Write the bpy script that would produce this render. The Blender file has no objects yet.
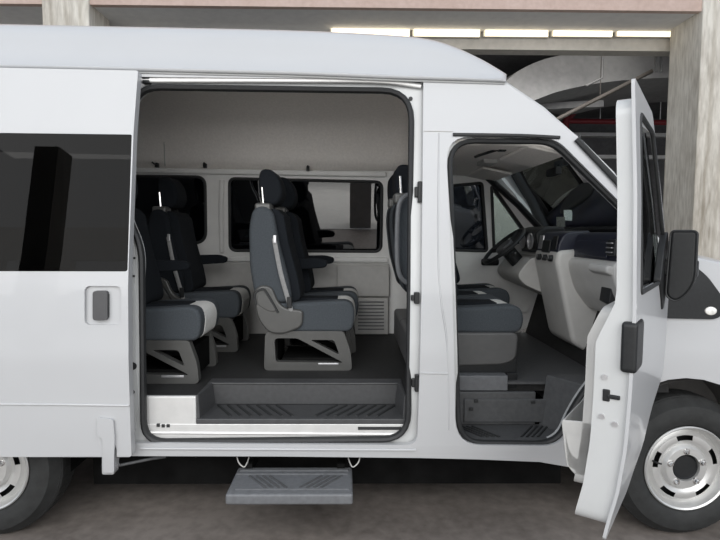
import bpy, bmesh, math, random
from mathutils import Vector, Matrix
from mathutils.geometry import tessellate_polygon
random.seed(7)
R = math.radians
SC = bpy.context.scene
COL = SC.collection

# ------------------------------------------------------------------ camera, world, light, exposure
CAM_LOC = Vector((0.06, -2.75, 1.58)); FPX = 540.0
PITCH, ROLL, YAW = R(4.0), R(0.3), R(0.8)
_f = Vector((math.sin(YAW) * math.cos(PITCH), math.cos(YAW) * math.cos(PITCH), -math.sin(PITCH)))
_r0 = Vector((math.cos(YAW), -math.sin(YAW), 0)); _u0 = _r0.cross(_f)
_r = _r0 * math.cos(ROLL) + _u0 * math.sin(ROLL); _u = _u0 * math.cos(ROLL) - _r0 * math.sin(ROLL)
cd = bpy.data.cameras.new('camera'); cam = bpy.data.objects.new('camera', cd); COL.objects.link(cam)
cd.sensor_width = 36; cd.lens = 36 * FPX / 720; cd.clip_start = 0.02; cd.clip_end = 200
m = Matrix((( _r.x, _u.x, -_f.x), (_r.y, _u.y, -_f.y), (_r.z, _u.z, -_f.z))).to_4x4()
m.translation = CAM_LOC; cam.matrix_world = m
SC.camera = cam

w = bpy.data.worlds.new('world'); SC.world = w; w.use_nodes = True
bg = w.node_tree.nodes['Background']; bg.inputs[0].default_value = (0.80, 0.88, 1.0, 1); bg.inputs[1].default_value = 0.7

def area(name, loc, target, sx, sy, power, col=(1, 1, 1)):
    l = bpy.data.lights.new(name, 'AREA'); l.shape = 'RECTANGLE'; l.size = sx; l.size_y = sy; l.energy = power; l.color = col
    o = bpy.data.objects.new(name, l); COL.objects.link(o); o.location = loc
    o.rotation_euler = (Vector(target) - Vector(loc)).to_track_quat('-Z', 'Y').to_euler(); return o
area('daylight_opening', (-0.5, -9.5, 3.4), (0, 0.9, 1.6), 16, 4.6, 560, (1.0, 0.98, 0.95))
area('forecourt_daylight', (0, -8.2, 6.5), (0, -8.21, 0), 18, 6, 1000, (1.0, 0.98, 0.95))
bl = area('pale_wall_fill', (4.0, 5.2, 4.5), (4.6, 8.2, 2.0), 5, .5, 34, (1.0, 0.98, 0.95)); bl.data.spread = R(75)  # unseen fill light added to brighten the pale wall
area('garage_fill', (3.0, 6.2, 4.7), (3.0, 7.5, 2.0), 4, 1, 20, (1.0, 0.97, 0.92))  # unseen fill added to lift the ramp and garage walls

SC.view_settings.view_transform = 'Standard'; SC.view_settings.look = 'None'
SC.view_settings.exposure = 0.35; SC.view_settings.gamma = 1.0; SC.view_settings.use_curve_mapping = False

# ------------------------------------------------------------------ pixel rays
def P(px, py, Y):
    d = _f + _r * ((px - 360) / FPX) + _u * ((270 - py) / FPX)
    return CAM_LOC + d * ((Y - CAM_LOC.y) / d.y)
PROF = [(0.2, .08), (0.36, .022), (.45, .008), (.6, -.002), (.95, -.018), (1.3, -.004), (1.42, .01), (2.0, .085), (2.42, .14), (2.8, .22)]
def lerp_tab(T, z):
    if z <= T[0][0]: return T[0][1]
    for (a, b), (c, d) in zip(T, T[1:]):
        if z <= c: return b + (d - b) * (z - a) / (c - a)
    return T[-1][1]
def ys(z): return lerp_tab(PROF, z)
WID = 1.96
def yf(z): return 1.85 - ys(z)
def on(px, py, surf):
    Y = 0.0
    for _ in range(12):
        p = P(px, py, Y); Y = surf(p.z)
    return P(px, py, Y)
def S2(pts, off=0.0):
    out = []
    for q in pts:
        p = on(q[0], q[1], lambda z: ys(z) + off); out.append((p.x, p.z))
    return out
def F2(pts, off=0.0):
    out = []
    for q in pts:
        p = on(q[0], q[1], lambda z: yf(z) + off); out.append((p.x, p.z))
    return out
def rp(pts, n=6):
    """rounded polygon: points (x, y[, r])"""
    out = []; N = len(pts)
    for i, q in enumerate(pts):
        r = q[2] if len(q) > 2 else 0
        b = Vector(q[:2]); a = Vector(pts[i - 1][:2]); c = Vector(pts[(i + 1) % N][:2])
        if r <= 0: out.append((b.x, b.y)); continue
        ra = min(r, (a - b).length * .48); rc = min(r, (c - b).length * .48)
        p = b + (a - b).normalized() * ra; s = b + (c - b).normalized() * rc
        for k in range(n + 1):
            t = k / n; v = p * (1 - t) ** 2 + b * 2 * t * (1 - t) + s * t * t
            out.append((v.x, v.y))
    return out
def rect(x0, y0, x1, y1, r=0): return rp([(x0, y0, r), (x1, y0, r), (x1, y1, r), (x0, y1, r)])
def smooth_path(pts, n=6, closed=False):
    pts = [Vector(p) for p in pts]; N = len(pts); out = []
    rng = range(N if closed else N - 1)
    for i in rng:
        if closed: p0, p1, p2, p3 = pts[i - 1], pts[i], pts[(i + 1) % N], pts[(i + 2) % N]
        else: p0, p1, p2, p3 = pts[max(i - 1, 0)], pts[i], pts[i + 1], pts[min(i + 2, N - 1)]
        for k in range(n):
            t = k / n
            out.append(0.5 * ((2 * p1) + (p2 - p0) * t + (2 * p0 - 5 * p1 + 4 * p2 - p3) * t * t + (3 * p1 - p0 - 3 * p2 + p3) * t ** 3))
    if not closed: out.append(pts[-1])
    return out

# ------------------------------------------------------------------ materials
def mat(name, col, rough=.5, metal=0, coat=0, var=.06, scale=30, bump=0, bscale=200, spec=.5):
    M = bpy.data.materials.new(name); M.use_nodes = True; nt = M.node_tree; b = nt.nodes['Principled BSDF']
    b.inputs['Roughness'].default_value = rough; b.inputs['Metallic'].default_value = metal
    b.inputs['Coat Weight'].default_value = coat; b.inputs['Coat Roughness'].default_value = .03
    b.inputs['Specular IOR Level'].default_value = spec
    tc = nt.nodes.new('ShaderNodeTexCoord')
    nz = nt.nodes.new('ShaderNodeTexNoise'); nz.inputs['Scale'].default_value = scale; nz.inputs['Detail'].default_value = 4
    nt.links.new(tc.outputs['Object'], nz.inputs['Vector'])
    rm = nt.nodes.new('ShaderNodeValToRGB')
    lo = [c * (1 - var) for c in col]; hi = [min(1, c * (1 + var)) for c in col]
    rm.color_ramp.elements[0].position = .3; rm.color_ramp.elements[1].position = .7
    rm.color_ramp.elements[0].color = (*lo, 1); rm.color_ramp.elements[1].color = (*hi, 1)
    nt.links.new(nz.outputs['Fac'], rm.inputs['Fac']); nt.links.new(rm.outputs['Color'], b.inputs['Base Color'])
    if bump:
        n2 = nt.nodes.new('ShaderNodeTexNoise'); n2.inputs['Scale'].default_value = bscale; n2.inputs['Detail'].default_value = 3
        nt.links.new(tc.outputs['Object'], n2.inputs['Vector'])
        bp = nt.nodes.new('ShaderNodeBump'); bp.inputs['Strength'].default_value = bump; bp.inputs['Distance'].default_value = .004
        nt.links.new(n2.outputs['Fac'], bp.inputs['Height']); nt.links.new(bp.outputs['Normal'], b.inputs['Normal'])
    return M
def glass(name, tint, gloss=.04, rough=.0, ior=1.5):
    M = bpy.data.materials.new(name); M.use_nodes = True; nt = M.node_tree; nt.nodes.clear()
    o = nt.nodes.new('ShaderNodeOutputMaterial'); mx = nt.nodes.new('ShaderNodeMixShader')
    fr = nt.nodes.new('ShaderNodeFresnel'); fr.inputs['IOR'].default_value = ior
    tr = nt.nodes.new('ShaderNodeBsdfTransparent'); tr.inputs[0].default_value = (*tint, 1)
    gl = nt.nodes.new('ShaderNodeBsdfGlossy'); gl.inputs['Color'].default_value = (1, 1, 1, 1); gl.inputs['Roughness'].default_value = rough
    nt.links.new(fr.outputs[0], mx.inputs[0]); nt.links.new(tr.outputs[0], mx.inputs[1]); nt.links.new(gl.outputs[0], mx.inputs[2])
    nt.links.new(mx.outputs[0], o.inputs[0]); return M
def emit(name, col, s):
    M = bpy.data.materials.new(name); M.use_nodes = True; nt = M.node_tree; b = nt.nodes['Principled BSDF']
    b.inputs['Base Color'].default_value = (*col, 1); b.inputs['Emission Color'].default_value = (*col, 1); b.inputs['Emission Strength'].default_value = s
    return M
def concrete(name, c0, c1, board=0, rough=.85, sc=2.0, bump=.3):
    M = bpy.data.materials.new(name); M.use_nodes = True; nt = M.node_tree; b = nt.nodes['Principled BSDF']
    b.inputs['Roughness'].default_value = rough; b.inputs['Specular IOR Level'].default_value = .3
    tc = nt.nodes.new('ShaderNodeTexCoord'); mp = nt.nodes.new('ShaderNodeMapping')
    mp.inputs['Scale'].default_value = (1, 1, .18) if board else (1, 1, 1)
    nt.links.new(tc.outputs['Object'], mp.inputs['Vector'])
    n1 = nt.nodes.new('ShaderNodeTexNoise'); n1.inputs['Scale'].default_value = sc; n1.inputs['Detail'].default_value = 8; n1.inputs['Roughness'].default_value = .65
    n2 = nt.nodes.new('ShaderNodeTexNoise'); n2.inputs['Scale'].default_value = sc * 14; n2.inputs['Detail'].default_value = 6
    nt.links.new(mp.outputs[0], n1.inputs['Vector']); nt.links.new(mp.outputs[0], n2.inputs['Vector'])
    a = nt.nodes.new('ShaderNodeMath'); a.operation = 'ADD'; nt.links.new(n1.outputs['Fac'], a.inputs[0])
    s = nt.nodes.new('ShaderNodeMath'); s.operation = 'MULTIPLY'; s.inputs[1].default_value = .6
    nt.links.new(n2.outputs['Fac'], s.inputs[0]); nt.links.new(s.outputs[0], a.inputs[1])
    rm = nt.nodes.new('ShaderNodeValToRGB'); rm.color_ramp.elements[0].position = .55; rm.color_ramp.elements[1].position = .95
    rm.color_ramp.elements[0].color = (*c0, 1); rm.color_ramp.elements[1].color = (*c1, 1)
    nt.links.new(a.outputs[0], rm.inputs['Fac']); last = rm.outputs['Color']
    if board:
        wv = nt.nodes.new('ShaderNodeTexWave'); wv.bands_direction = 'X'; wv.inputs['Scale'].default_value = board; wv.inputs['Distortion'].default_value = 7
        wv.inputs['Detail'].default_value = 3; nt.links.new(mp.outputs[0], wv.inputs['Vector'])
        r2 = nt.nodes.new('ShaderNodeValToRGB'); r2.color_ramp.elements[0].color = (.80, .78, .75, 1); r2.color_ramp.elements[1].position = .35; r2.color_ramp.elements[1].color = (1, 1, 1, 1)
        nt.links.new(wv.outputs['Fac'], r2.inputs['Fac'])
        mx = nt.nodes.new('ShaderNodeMixRGB'); mx.blend_type = 'MULTIPLY'; mx.inputs[0].default_value = .8
        nt.links.new(last, mx.inputs[1]); nt.links.new(r2.outputs['Color'], mx.inputs[2]); last = mx.outputs[0]
    nt.links.new(last, b.inputs['Base Color'])
    bp = nt.nodes.new('ShaderNodeBump'); bp.inputs['Strength'].default_value = bump; bp.inputs['Distance'].default_value = .02
    nt.links.new(a.outputs[0], bp.inputs['Height']); nt.links.new(bp.outputs['Normal'], b.inputs['Normal'])
    return M

PAINT = mat('white_paint', (.45, .457, .467), .32, 0, .3, .01, 3, spec=.35)
PAINTIN = mat('white_paint_jamb', (.50, .51, .51), .4, 0, .4, .02, 6)
BLACKP = mat('black_plastic', (.014, .015, .016), .45, 0, 0, .15, 60, .15, 400, spec=.35)
RUBBER = mat('black_rubber', (.020, .021, .022), .6, 0, 0, .15, 40)
TYRE = mat('tyre_rubber', (.018, .019, .019), .75, 0, 0, .25, 25, .2, 90)
GREYP = mat('grey_trim_plastic', (.46, .455, .44), .55, 0, 0, .05, 20, .1, 500)
LGREYP = mat('light_grey_trim', (.48, .475, .46), .55, 0, 0, .04, 12, .08, 400)
HEADL = mat('headliner_cloth', (.86, .825, .785), .95, 0, 0, .05, 60, .15, 600)
DARKP = mat('dark_grey_plastic', (.072, .074, .077), .5, 0, 0, .12, 40, .2, 300)
WELLM = mat('step_well_plastic', (.052, .053, .055), .5, 0, 0, .12, 40, .2, 300)
STEPM = mat('step_tread_plastic', (.125, .130, .138), .5, 0, 0, .12, 40, .2, 300)
SEATP = mat('seat_shell_plastic', (.075, .075, .072), .3, 0, 0, .06, 20, .1, 400)
NAVY = mat('slate_blue_fabric', (.046, .054, .062), .9, 0, 0, .18, 120, .3, 700)
BLACKF = mat('black_seat_fabric', (.009, .011, .014), .95, 0, 0, .2, 120, .3, 700, spec=.2)
LFAB = mat('light_grey_fabric', (.66, .655, .63), .9, 0, 0, .08, 120, .3, 700)
CARPET = mat('dark_floor_vinyl', (.016, .016, .016), .7, 0, 0, .25, 35, .25, 250)
ALU = mat('brushed_aluminium', (.66, .66, .65), .35, .35, 0, .05, 15)
RIMM = mat('silver_wheel_steel', (.58, .58, .57), .38, .6, 0, .05, 15)
CHROME = mat('chrome_post', (.8, .8, .8), .12, 1, 0, .02)
DASHN = mat('dark_navy_dash', (.012, .014, .026), .45, 0, 0, .1, 30, .1, 400)
CHASSIS = mat('underbody_black', (.008, .008, .008), .9, 0, 0, .3, 8, spec=.03)
SILV = mat('silver_trim', (.55, .55, .56), .3, .7, 0, .03)
STRAP = mat('grey_belt_webbing', (.22, .22, .22), .8, 0, 0, .1, 80)
STICK = mat('pale_sticker_paper', (.55, .60, .55), .6, 0, 0, .3, 90)
LENS = mat('white_lamp_lens', (.75, .74, .70), .15, 0, 1, .15, 60)
G_PRIV = glass('privacy_glass', (.07, .075, .08), ior=1.2)
G_FAR = glass('tinted_far_glass', (.10, .11, .13), ior=2.1)
G_WIND = glass('windscreen_glass', (.72, .78, .76), ior=1.22)
G_DOOR = glass('door_glass', (.55, .58, .56), ior=1.45)
MIRRG = mat('mirror_glass', (.5, .52, .55), .03, 1, 0, .0)
COLC = concrete('board_marked_concrete', (.36, .32, .265), (.76, .72, .64), 2.2)
BEAMC = concrete('pinkish_beam_concrete', (.50, .37, .31), (.62, .48, .42), 0, sc=1.2)
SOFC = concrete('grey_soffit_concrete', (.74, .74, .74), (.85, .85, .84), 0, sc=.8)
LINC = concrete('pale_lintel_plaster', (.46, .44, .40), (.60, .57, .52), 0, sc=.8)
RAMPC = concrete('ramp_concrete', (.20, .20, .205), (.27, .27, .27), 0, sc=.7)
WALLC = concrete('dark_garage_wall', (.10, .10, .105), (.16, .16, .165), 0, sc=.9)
FLOORC = concrete('garage_floor_concrete', (.115, .10, .09), (.225, .20, .182), 0, rough=.6, sc=1.1, bump=.15)
REDP = mat('red_pipe_paint', (.20, .018, .024), .5)
FACADE = concrete('facade_plaster', (.20, .19, .175), (.28, .265, .245), 0, sc=.8)

# ------------------------------------------------------------------ mesh helpers
def finish(name, me, material, parent=None, bevel=0, bseg=3, angle=35, subsurf=0, local=False):
    me.materials.append(material)
    me.shade_smooth() if hasattr(me, 'shade_smooth') else None
    me.set_sharp_from_angle(angle=R(angle))
    o = bpy.data.objects.new(name, me); COL.objects.link(o)
    if bevel:
        b = o.modifiers.new('bevel', 'BEVEL'); b.width = bevel; b.segments = bseg; b.limit_method = 'ANGLE'; b.angle_limit = R(40)
        b.harden_normals = False
        me.shade_smooth(); 
        for e in me.edges: e.use_edge_sharp = False
        wn = o.modifiers.new('wn', 'WEIGHTED_NORMAL'); wn.keep_sharp = True
    if subsurf:
        s = o.modifiers.new('sub', 'SUBSURF'); s.levels = subsurf; s.render_levels = subsurf
    if parent:
        o.parent = parent
        if not local: o.matrix_parent_inverse = Matrix.Translation(-wloc(parent))
    return o
def wloc(o):
    v = Vector(o.location)
    if o.parent: v = v + (Vector((0, 0, 0)) if o.matrix_parent_inverse != Matrix() else wloc(o.parent))
    return v
class MB:
    def __init__(s): s.bm = bmesh.new()
    def face(s, vs):
        try: return s.bm.faces.new(vs)
        except ValueError: return None
    def box(s, x0, y0, z0, x1, y1, z1):
        v = [s.bm.verts.new(c) for c in ((x0, y0, z0), (x1, y0, z0), (x1, y1, z0), (x0, y1, z0), (x0, y0, z1), (x1, y0, z1), (x1, y1, z1), (x0, y1, z1))]
        for f in ((0, 3, 2, 1), (4, 5, 6, 7), (0, 1, 5, 4), (1, 2, 6, 5), (2, 3, 7, 6), (3, 0, 4, 7)): s.face([v[i] for i in f])
        return s
    def prism(s, pts, y0, y1):
        """outline (x, z) extruded along y"""
        a = [s.bm.verts.new((p[0], y0, p[1])) for p in pts]; b = [s.bm.verts.new((p[0], y1, p[1])) for p in pts]
        s.face(a); s.face(b[::-1]); n = len(pts)
        for i in range(n): s.face([a[i], b[i], b[(i + 1) % n], a[(i + 1) % n]])
        return s
    def hexa(s, pts):
        """8 points: 4 of one face, 4 of the opposite"""
        v = [s.bm.verts.new(p) for p in pts]
        for f in ((0, 3, 2, 1), (4, 5, 6, 7), (0, 1, 5, 4), (1, 2, 6, 5), (2, 3, 7, 6), (3, 0, 4, 7)): s.face([v[i] for i in f])
        return s
    def tube(s, path, r, n=8, closed=False, flat=None):
        path = [Vector(p) for p in path]; N = len(path); rings = []
        up = Vector((0, 1, 0)); prev = None
        for i, p in enumerate(path):
            if closed: t = path[(i + 1) % N] - path[i - 1]
            else: t = path[min(i + 1, N - 1)] - path[max(i - 1, 0)]
            t.normalize()
            if prev is None:
                ref = up if abs(t.dot(up)) < .95 else Vector((1, 0, 0)); a = t.cross(ref).normalized()
            else:
                a = prev - t * prev.dot(t)
                a = a.normalized() if a.length > 1e-6 else t.orthogonal().normalized()
            prev = a; b = t.cross(a)
            ra, rb = (r, r) if flat is None else flat
            rings.append([s.bm.verts.new(p + a * ra * math.cos(2 * math.pi * k / n) + b * rb * math.sin(2 * math.pi * k / n)) for k in range(n)])
        for i in range(N if closed else N - 1):
            A, B = rings[i], rings[(i + 1) % N]
            off = 0
            if closed and i == N - 1:
                off = min(range(n), key=lambda o: (A[0].co - B[o].co).length)
            for k in range(n): s.face([A[k], A[(k + 1) % n], B[(k + 1 + off) % n], B[(k + off) % n]])
        if not closed: s.face(rings[0][::-1]); s.face(rings[-1])
        return s
    def grid(s, rows, close_u=False):
        V = [[s.bm.verts.new(p) for p in r] for r in rows]
        for i in range(len(V) - 1):
            n = len(V[i])
            for k in range(n if close_u else n - 1): s.face([V[i][k], V[i][(k + 1) % n], V[i + 1][(k + 1) % n], V[i + 1][k]])
        return V
    def lathe(s, prof, n=64, c=(0, 0, 0), skip=None, close=False):
        """prof: (radius, y); axis along y"""
        rings = []
        for r, y in prof:
            rings.append([s.bm.verts.new((c[0] + r * math.cos(2 * math.pi * k / n), c[1] + y, c[2] + r * math.sin(2 * math.pi * k / n))) for k in range(n)])
        m_ = len(prof)
        for i in range(m_ if close else m_ - 1):
            for k in range(n):
                if skip and skip(i, k): continue
                j = (i + 1) % m_
                s.face([rings[i][k], rings[i][(k + 1) % n], rings[j][(k + 1) % n], rings[j][k]])
        return rings
    def disc(s, r, y, n=32, c=(0, 0, 0)):
        s.face([s.bm.verts.new((c[0] + r * math.cos(2 * math.pi * k / n), c[1] + y, c[2] + r * math.sin(2 * math.pi * k / n))) for k in range(n)])
        return s
    def build(s, name, material, parent=None, recalc=True, merge=0, **kw):
        if merge: bmesh.ops.remove_doubles(s.bm, verts=s.bm.verts, dist=merge)
        if recalc: bmesh.ops.recalc_face_normals(s.bm, faces=s.bm.faces)
        me = bpy.data.meshes.new(name); s.bm.to_mesh(me); s.bm.free()
        return finish(name, me, material, parent, **kw)

def sheet(name, outer, holes, surf, thick, material, parent=None, dz=.05, cuts=None, **kw):
    """panel: (x, z) outline with holes laid on y = surf(z); thickness towards +y (number or function of z)"""
    polys = [[Vector((p[0], p[1], 0)) for p in outer]] + [[Vector((p[0], p[1], 0)) for p in h] for h in holes]
    flat = [p for q in polys for p in q]
    tris = tessellate_polygon(polys)
    bm = bmesh.new(); V = [bm.verts.new((p.x, 0, p.y)) for p in flat]
    for t in tris:
        try: bm.faces.new([V[i] for i in t])
        except ValueError: pass
    bmesh.ops.remove_doubles(bm, verts=bm.verts, dist=1e-5)
    z0 = min(p.y for p in flat); z1 = max(p.y for p in flat)
    levels = cuts if cuts is not None else [z0 + dz * k for k in range(1, int((z1 - z0) / dz) + 1)]
    for z in levels:
        bmesh.ops.bisect_plane(bm, geom=bm.verts[:] + bm.edges[:] + bm.faces[:], plane_co=(0, 0, z), plane_no=(0, 0, 1), dist=1e-5)
    bmesh.ops.recalc_face_normals(bm, faces=bm.faces)
    if bm.faces:
        bm.faces.ensure_lookup_table()
        if sum(f.normal.y * f.calc_area() for f in bm.faces) > 0: bmesh.ops.reverse_faces(bm, faces=bm.faces)
    tf = thick if callable(thick) else (lambda z: thick)
    front = bm.faces[:]; vs = bm.verts[:]
    be = [e for e in bm.edges if len(e.link_faces) == 1]
    back = {v: bm.verts.new((v.co.x, surf(v.co.z) + tf(v.co.z), v.co.z)) for v in vs}
    for v in vs: v.co.y = surf(v.co.z)
    for f in front: bm.faces.new([back[v] for v in reversed(f.verts[:])])
    for e in be:
        a, b = e.verts
        try: bm.faces.new([a, b, back[b], back[a]])
        except ValueError: pass
    bmesh.ops.recalc_face_normals(bm, faces=bm.faces)
    me = bpy.data.meshes.new(name); bm.to_mesh(me); bm.free()
    return finish(name, me, material, parent, **kw)

def thing(name, loc, label=None, cat=None, group=None, parent=None):
    o = bpy.data.objects.new(name, None); COL.objects.link(o); o.location = loc; o.empty_display_size = .1
    if label: o['label'] = label
    if cat: o['category'] = cat
    if group: o['group'] = group
    if parent:
        o.parent = parent; o.matrix_parent_inverse = Matrix.Translation(-Vector(parent.location))
    return o
def tag(o, label, cat, group=None):
    o['label'] = label; o['category'] = cat
    if group: o['group'] = group
    return o
def struct(o, label=None):
    o['kind'] = 'structure'
    if label: o['label'] = label
    return o

# ------------------------------------------------------------------ the garage
g = MB(); g.box(-16, -14, -.2, 16, -4.6, -.05); struct(g.build('floor', concrete('pale_forecourt_paving', (.50, .49, .47), (.62, .61, .58), 0, sc=.8)))
g = MB(); g.box(-16, -4.6, -.2, 16, 16, -.06); struct(g.build('floor', FLOORC), 'dark stained concrete garage floor under the van')
yc = 3.30
def xz(px, py, Y): p = P(px, py, Y); return p.x, p.z
xl0 = xz(42, 20, yc)[0]; xl1 = xz(89, 20, yc)[0]
g = MB(); g.box(xl0, yc, 0, xl1, yc + .52, 7); struct(g.build('column', COLC, bevel=.015, bseg=2), 'board-marked concrete column behind the rear of the van')
xr0 = xz(699, 100, yc)[0]
g = MB(); g.box(xr0, yc, 0, xr0 + .75, yc + .62, 7); struct(g.build('column', COLC, bevel=.015, bseg=2), 'weathered concrete column behind the bonnet')
zb = xz(360, 7.5, yc + .03)[1]
g = MB(); g.box(-14, yc + .03, zb, 14, yc + .10, 7); struct(g.build('beam', BEAMC), 'pinkish concrete beam above the van roof')
zl = xz(500, 49.5, yc + .75)[1]; zt = xz(500, 29, yc + .75)[1]
g = MB(); g.box(-14, yc + .10, zb + .01, 14, yc + 1.2, zb + .5); struct(g.build('ceiling', SOFC), 'grey soffit strip behind the beam')
g = MB(); g.box(xl1 - 6, yc + .75, zl, xr0 + .3, yc + .95, zb + .02); struct(g.build('lintel', LINC), 'pale lintel over the dark garage bay')
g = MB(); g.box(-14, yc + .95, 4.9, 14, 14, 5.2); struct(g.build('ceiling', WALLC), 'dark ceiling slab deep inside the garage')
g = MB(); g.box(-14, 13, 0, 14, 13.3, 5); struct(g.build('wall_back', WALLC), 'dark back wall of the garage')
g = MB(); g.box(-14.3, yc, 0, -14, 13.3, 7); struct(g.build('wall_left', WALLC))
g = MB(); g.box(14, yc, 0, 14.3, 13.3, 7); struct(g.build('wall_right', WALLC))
# ramp soffit curving across the bay
rows = []
yr = 7.0
top = [(505, 82), (520, 70), (545, 59), (580, 52), (620, 46), (690, 44)]
bot = [(515, 106), (535, 100), (560, 91), (600, 83), (640, 79), (700, 76)]
tp = smooth_path([P(a, b, yr) for a, b in top], 5); bt = smooth_path([P(a, b, yr) for a, b in bot], 5)
far_b = smooth_path([P(a + 6, b + (24 if a > 540 else 10), yr + 1.6) for a, b in bot], 5)
g = MB(); g.grid([[p + Vector((0, 1.6, .2)) for p in tp], tp, bt, far_b, [p + Vector((0, 1.6, .2)) for p in tp]])
struct(g.build('ramp_slab', RAMPC), 'curved pale ramp underside seen beyond the windscreen')
g = MB(); a, b = P(515, 104, 7.6), P(604, 100, 7.6)
g.prism([(a.x, a.z), (b.x, b.z), (b.x, b.z - .12), (a.x, a.z - .12)], 7.6, 7.8); struct(g.build('beam', RAMPC), 'pale ledge beneath the ramp')
g = MB(); g.box(1.2, 8.2, -.06, 5.5, 8.4, 2.75); struct(g.build('wall_added', concrete('pale_view_backing', (.40, .43, .42), (.52, .55, .54), 0, sc=.7)), 'pale wall added to brighten the view through the windscreen')  # wall added so the windscreen view comes out brighter
# pipes
pz = P(575, 121, 10)
g = MB(); g.tube([P(566, 121, 10), P(690, 123, 10)], .06, 12)
wp = tag(g.build('water_pipe', REDP), 'long red pipe running along the dark garage wall', 'pipe')
for px in (600, 660):
    g = MB(); p = P(px, 121.5, 10); g.tube([p + Vector((0, 0, .05)), Vector((p.x, p.y, 4.92))], .012, 6); o = g.build('pipe_hanger', SOFC); o.parent = wp
g = MB(); g.tube([P(560, 127, 9.95), P(574, 113, 9.95)], .06, 12); g.tube([P(566, 130, 9.95), P(566, 112, 9.95)], .07, 12)
o = g.build('pipe_valve', REDP); o.parent = wp
g = MB(); g.tube([P(548, 124, 6.6), P(652, 71, 6.6)], .035, 10)
p = P(600, 98, 6.6); g.tube([p, Vector((p.x, p.y, 4.92))], .008, 6); tag(g.build('drain_pipe', mat('brown_pipe', (.05, .043, .037), .5)), 'thin brown pipe slanting up beneath the ramp', 'pipe')
g = MB(); g.tube([Vector((P(603, 50, 6.2).x, 6.2, 4.92)), P(602, 78, 6.2), P(586, 86, 6.2)], .02, 8)
tag(g.build('cable_conduit', mat('grey_conduit', (.07, .07, .07), .6)), 'grey conduit dropping from the lintel to the ramp', 'conduit')
for i, (px0, px1) in enumerate([(655, 656), (660, 661)]):
    g = MB(); p = P(px0, 49, 6.3); g.tube([Vector((p.x, p.y, 4.92)), P(px1, 72, 6.3)], .018, 8)
    o = g.build('hanger_rod', BLACKP)
    tag(o, ['left dark rod hanging beside the concrete column', 'right dark rod hanging beside the concrete column'][i], 'rod')
for k, py in enumerate((135, 157)):
    g = MB(); a = P(560, py, 12.9); g.box(a.x, 12.75, a.z - .05, a.x + 6, 13, a.z + .05); struct(g.build('trim_%d' % (k + 1), SOFC))
# emissive strips for the warm glow along the lintel
GLOW = emit('warm_glow', (1.0, .88, .66), 1.3)
for k, (p0, p1) in enumerate([(330, 410), (412, 480), (483, 548), (551, 612), (615, 674)]):
    a = P(p0, 34, yc + .70); b = P(p1, 34, yc + .70)
    t = thing('glow_strip', a, ['first', 'second', 'third', 'fourth', 'fifth'][k] + ' warm glowing strip from the left along the pale lintel', 'lamp', 'glowing strips on the lintel')
    g = MB(); g.box(a.x, yc + .69, a.z - .035, b.x, yc + .75, a.z + .06); g.build('housing', LINC, t)
    g = MB(); g.box(a.x + .02, yc + .665, a.z - .03, b.x - .01, yc + .69, a.z + .05); g.build('glow_face', GLOW, t)
# camera side: the building across, its openings let daylight in
def wall_with_openings(name, y, x0, x1, z1, wins):
    sheet(name, [(x0, 0), (x1, 0), (x1, z1), (x0, z1)], [[(a, b), (c, b), (c, d), (a, d)] for a, b, c, d in wins], lambda z: y, .3, FACADE, cuts=[])
    struct(bpy.data.objects[name])
wins = []
for x in (-9, -7.2, -5.4, -3.0, -1.2, .6, 3.0, 4.8, 6.6):
    for z in (.3, 2.1): wins.append((x, z, x + 1.55, z + 1.55))
wall_with_openings('wall_front', -11.5, -14, 14, 4.6, wins)
for i, (x, yq) in enumerate(((-5.6, -7.4), (.22, -5.2), (5.6, -7.4))):
    g = MB(); g.box(x - .22, yq, -.06, x + .22, yq + .5, 5); struct(g.build('column', FACADE))

# ------------------------------------------------------------------ the van
van = thing('van', (0, .98, 0), 'white high-roof passenger van with its sliding door and front door open', 'van')

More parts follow.
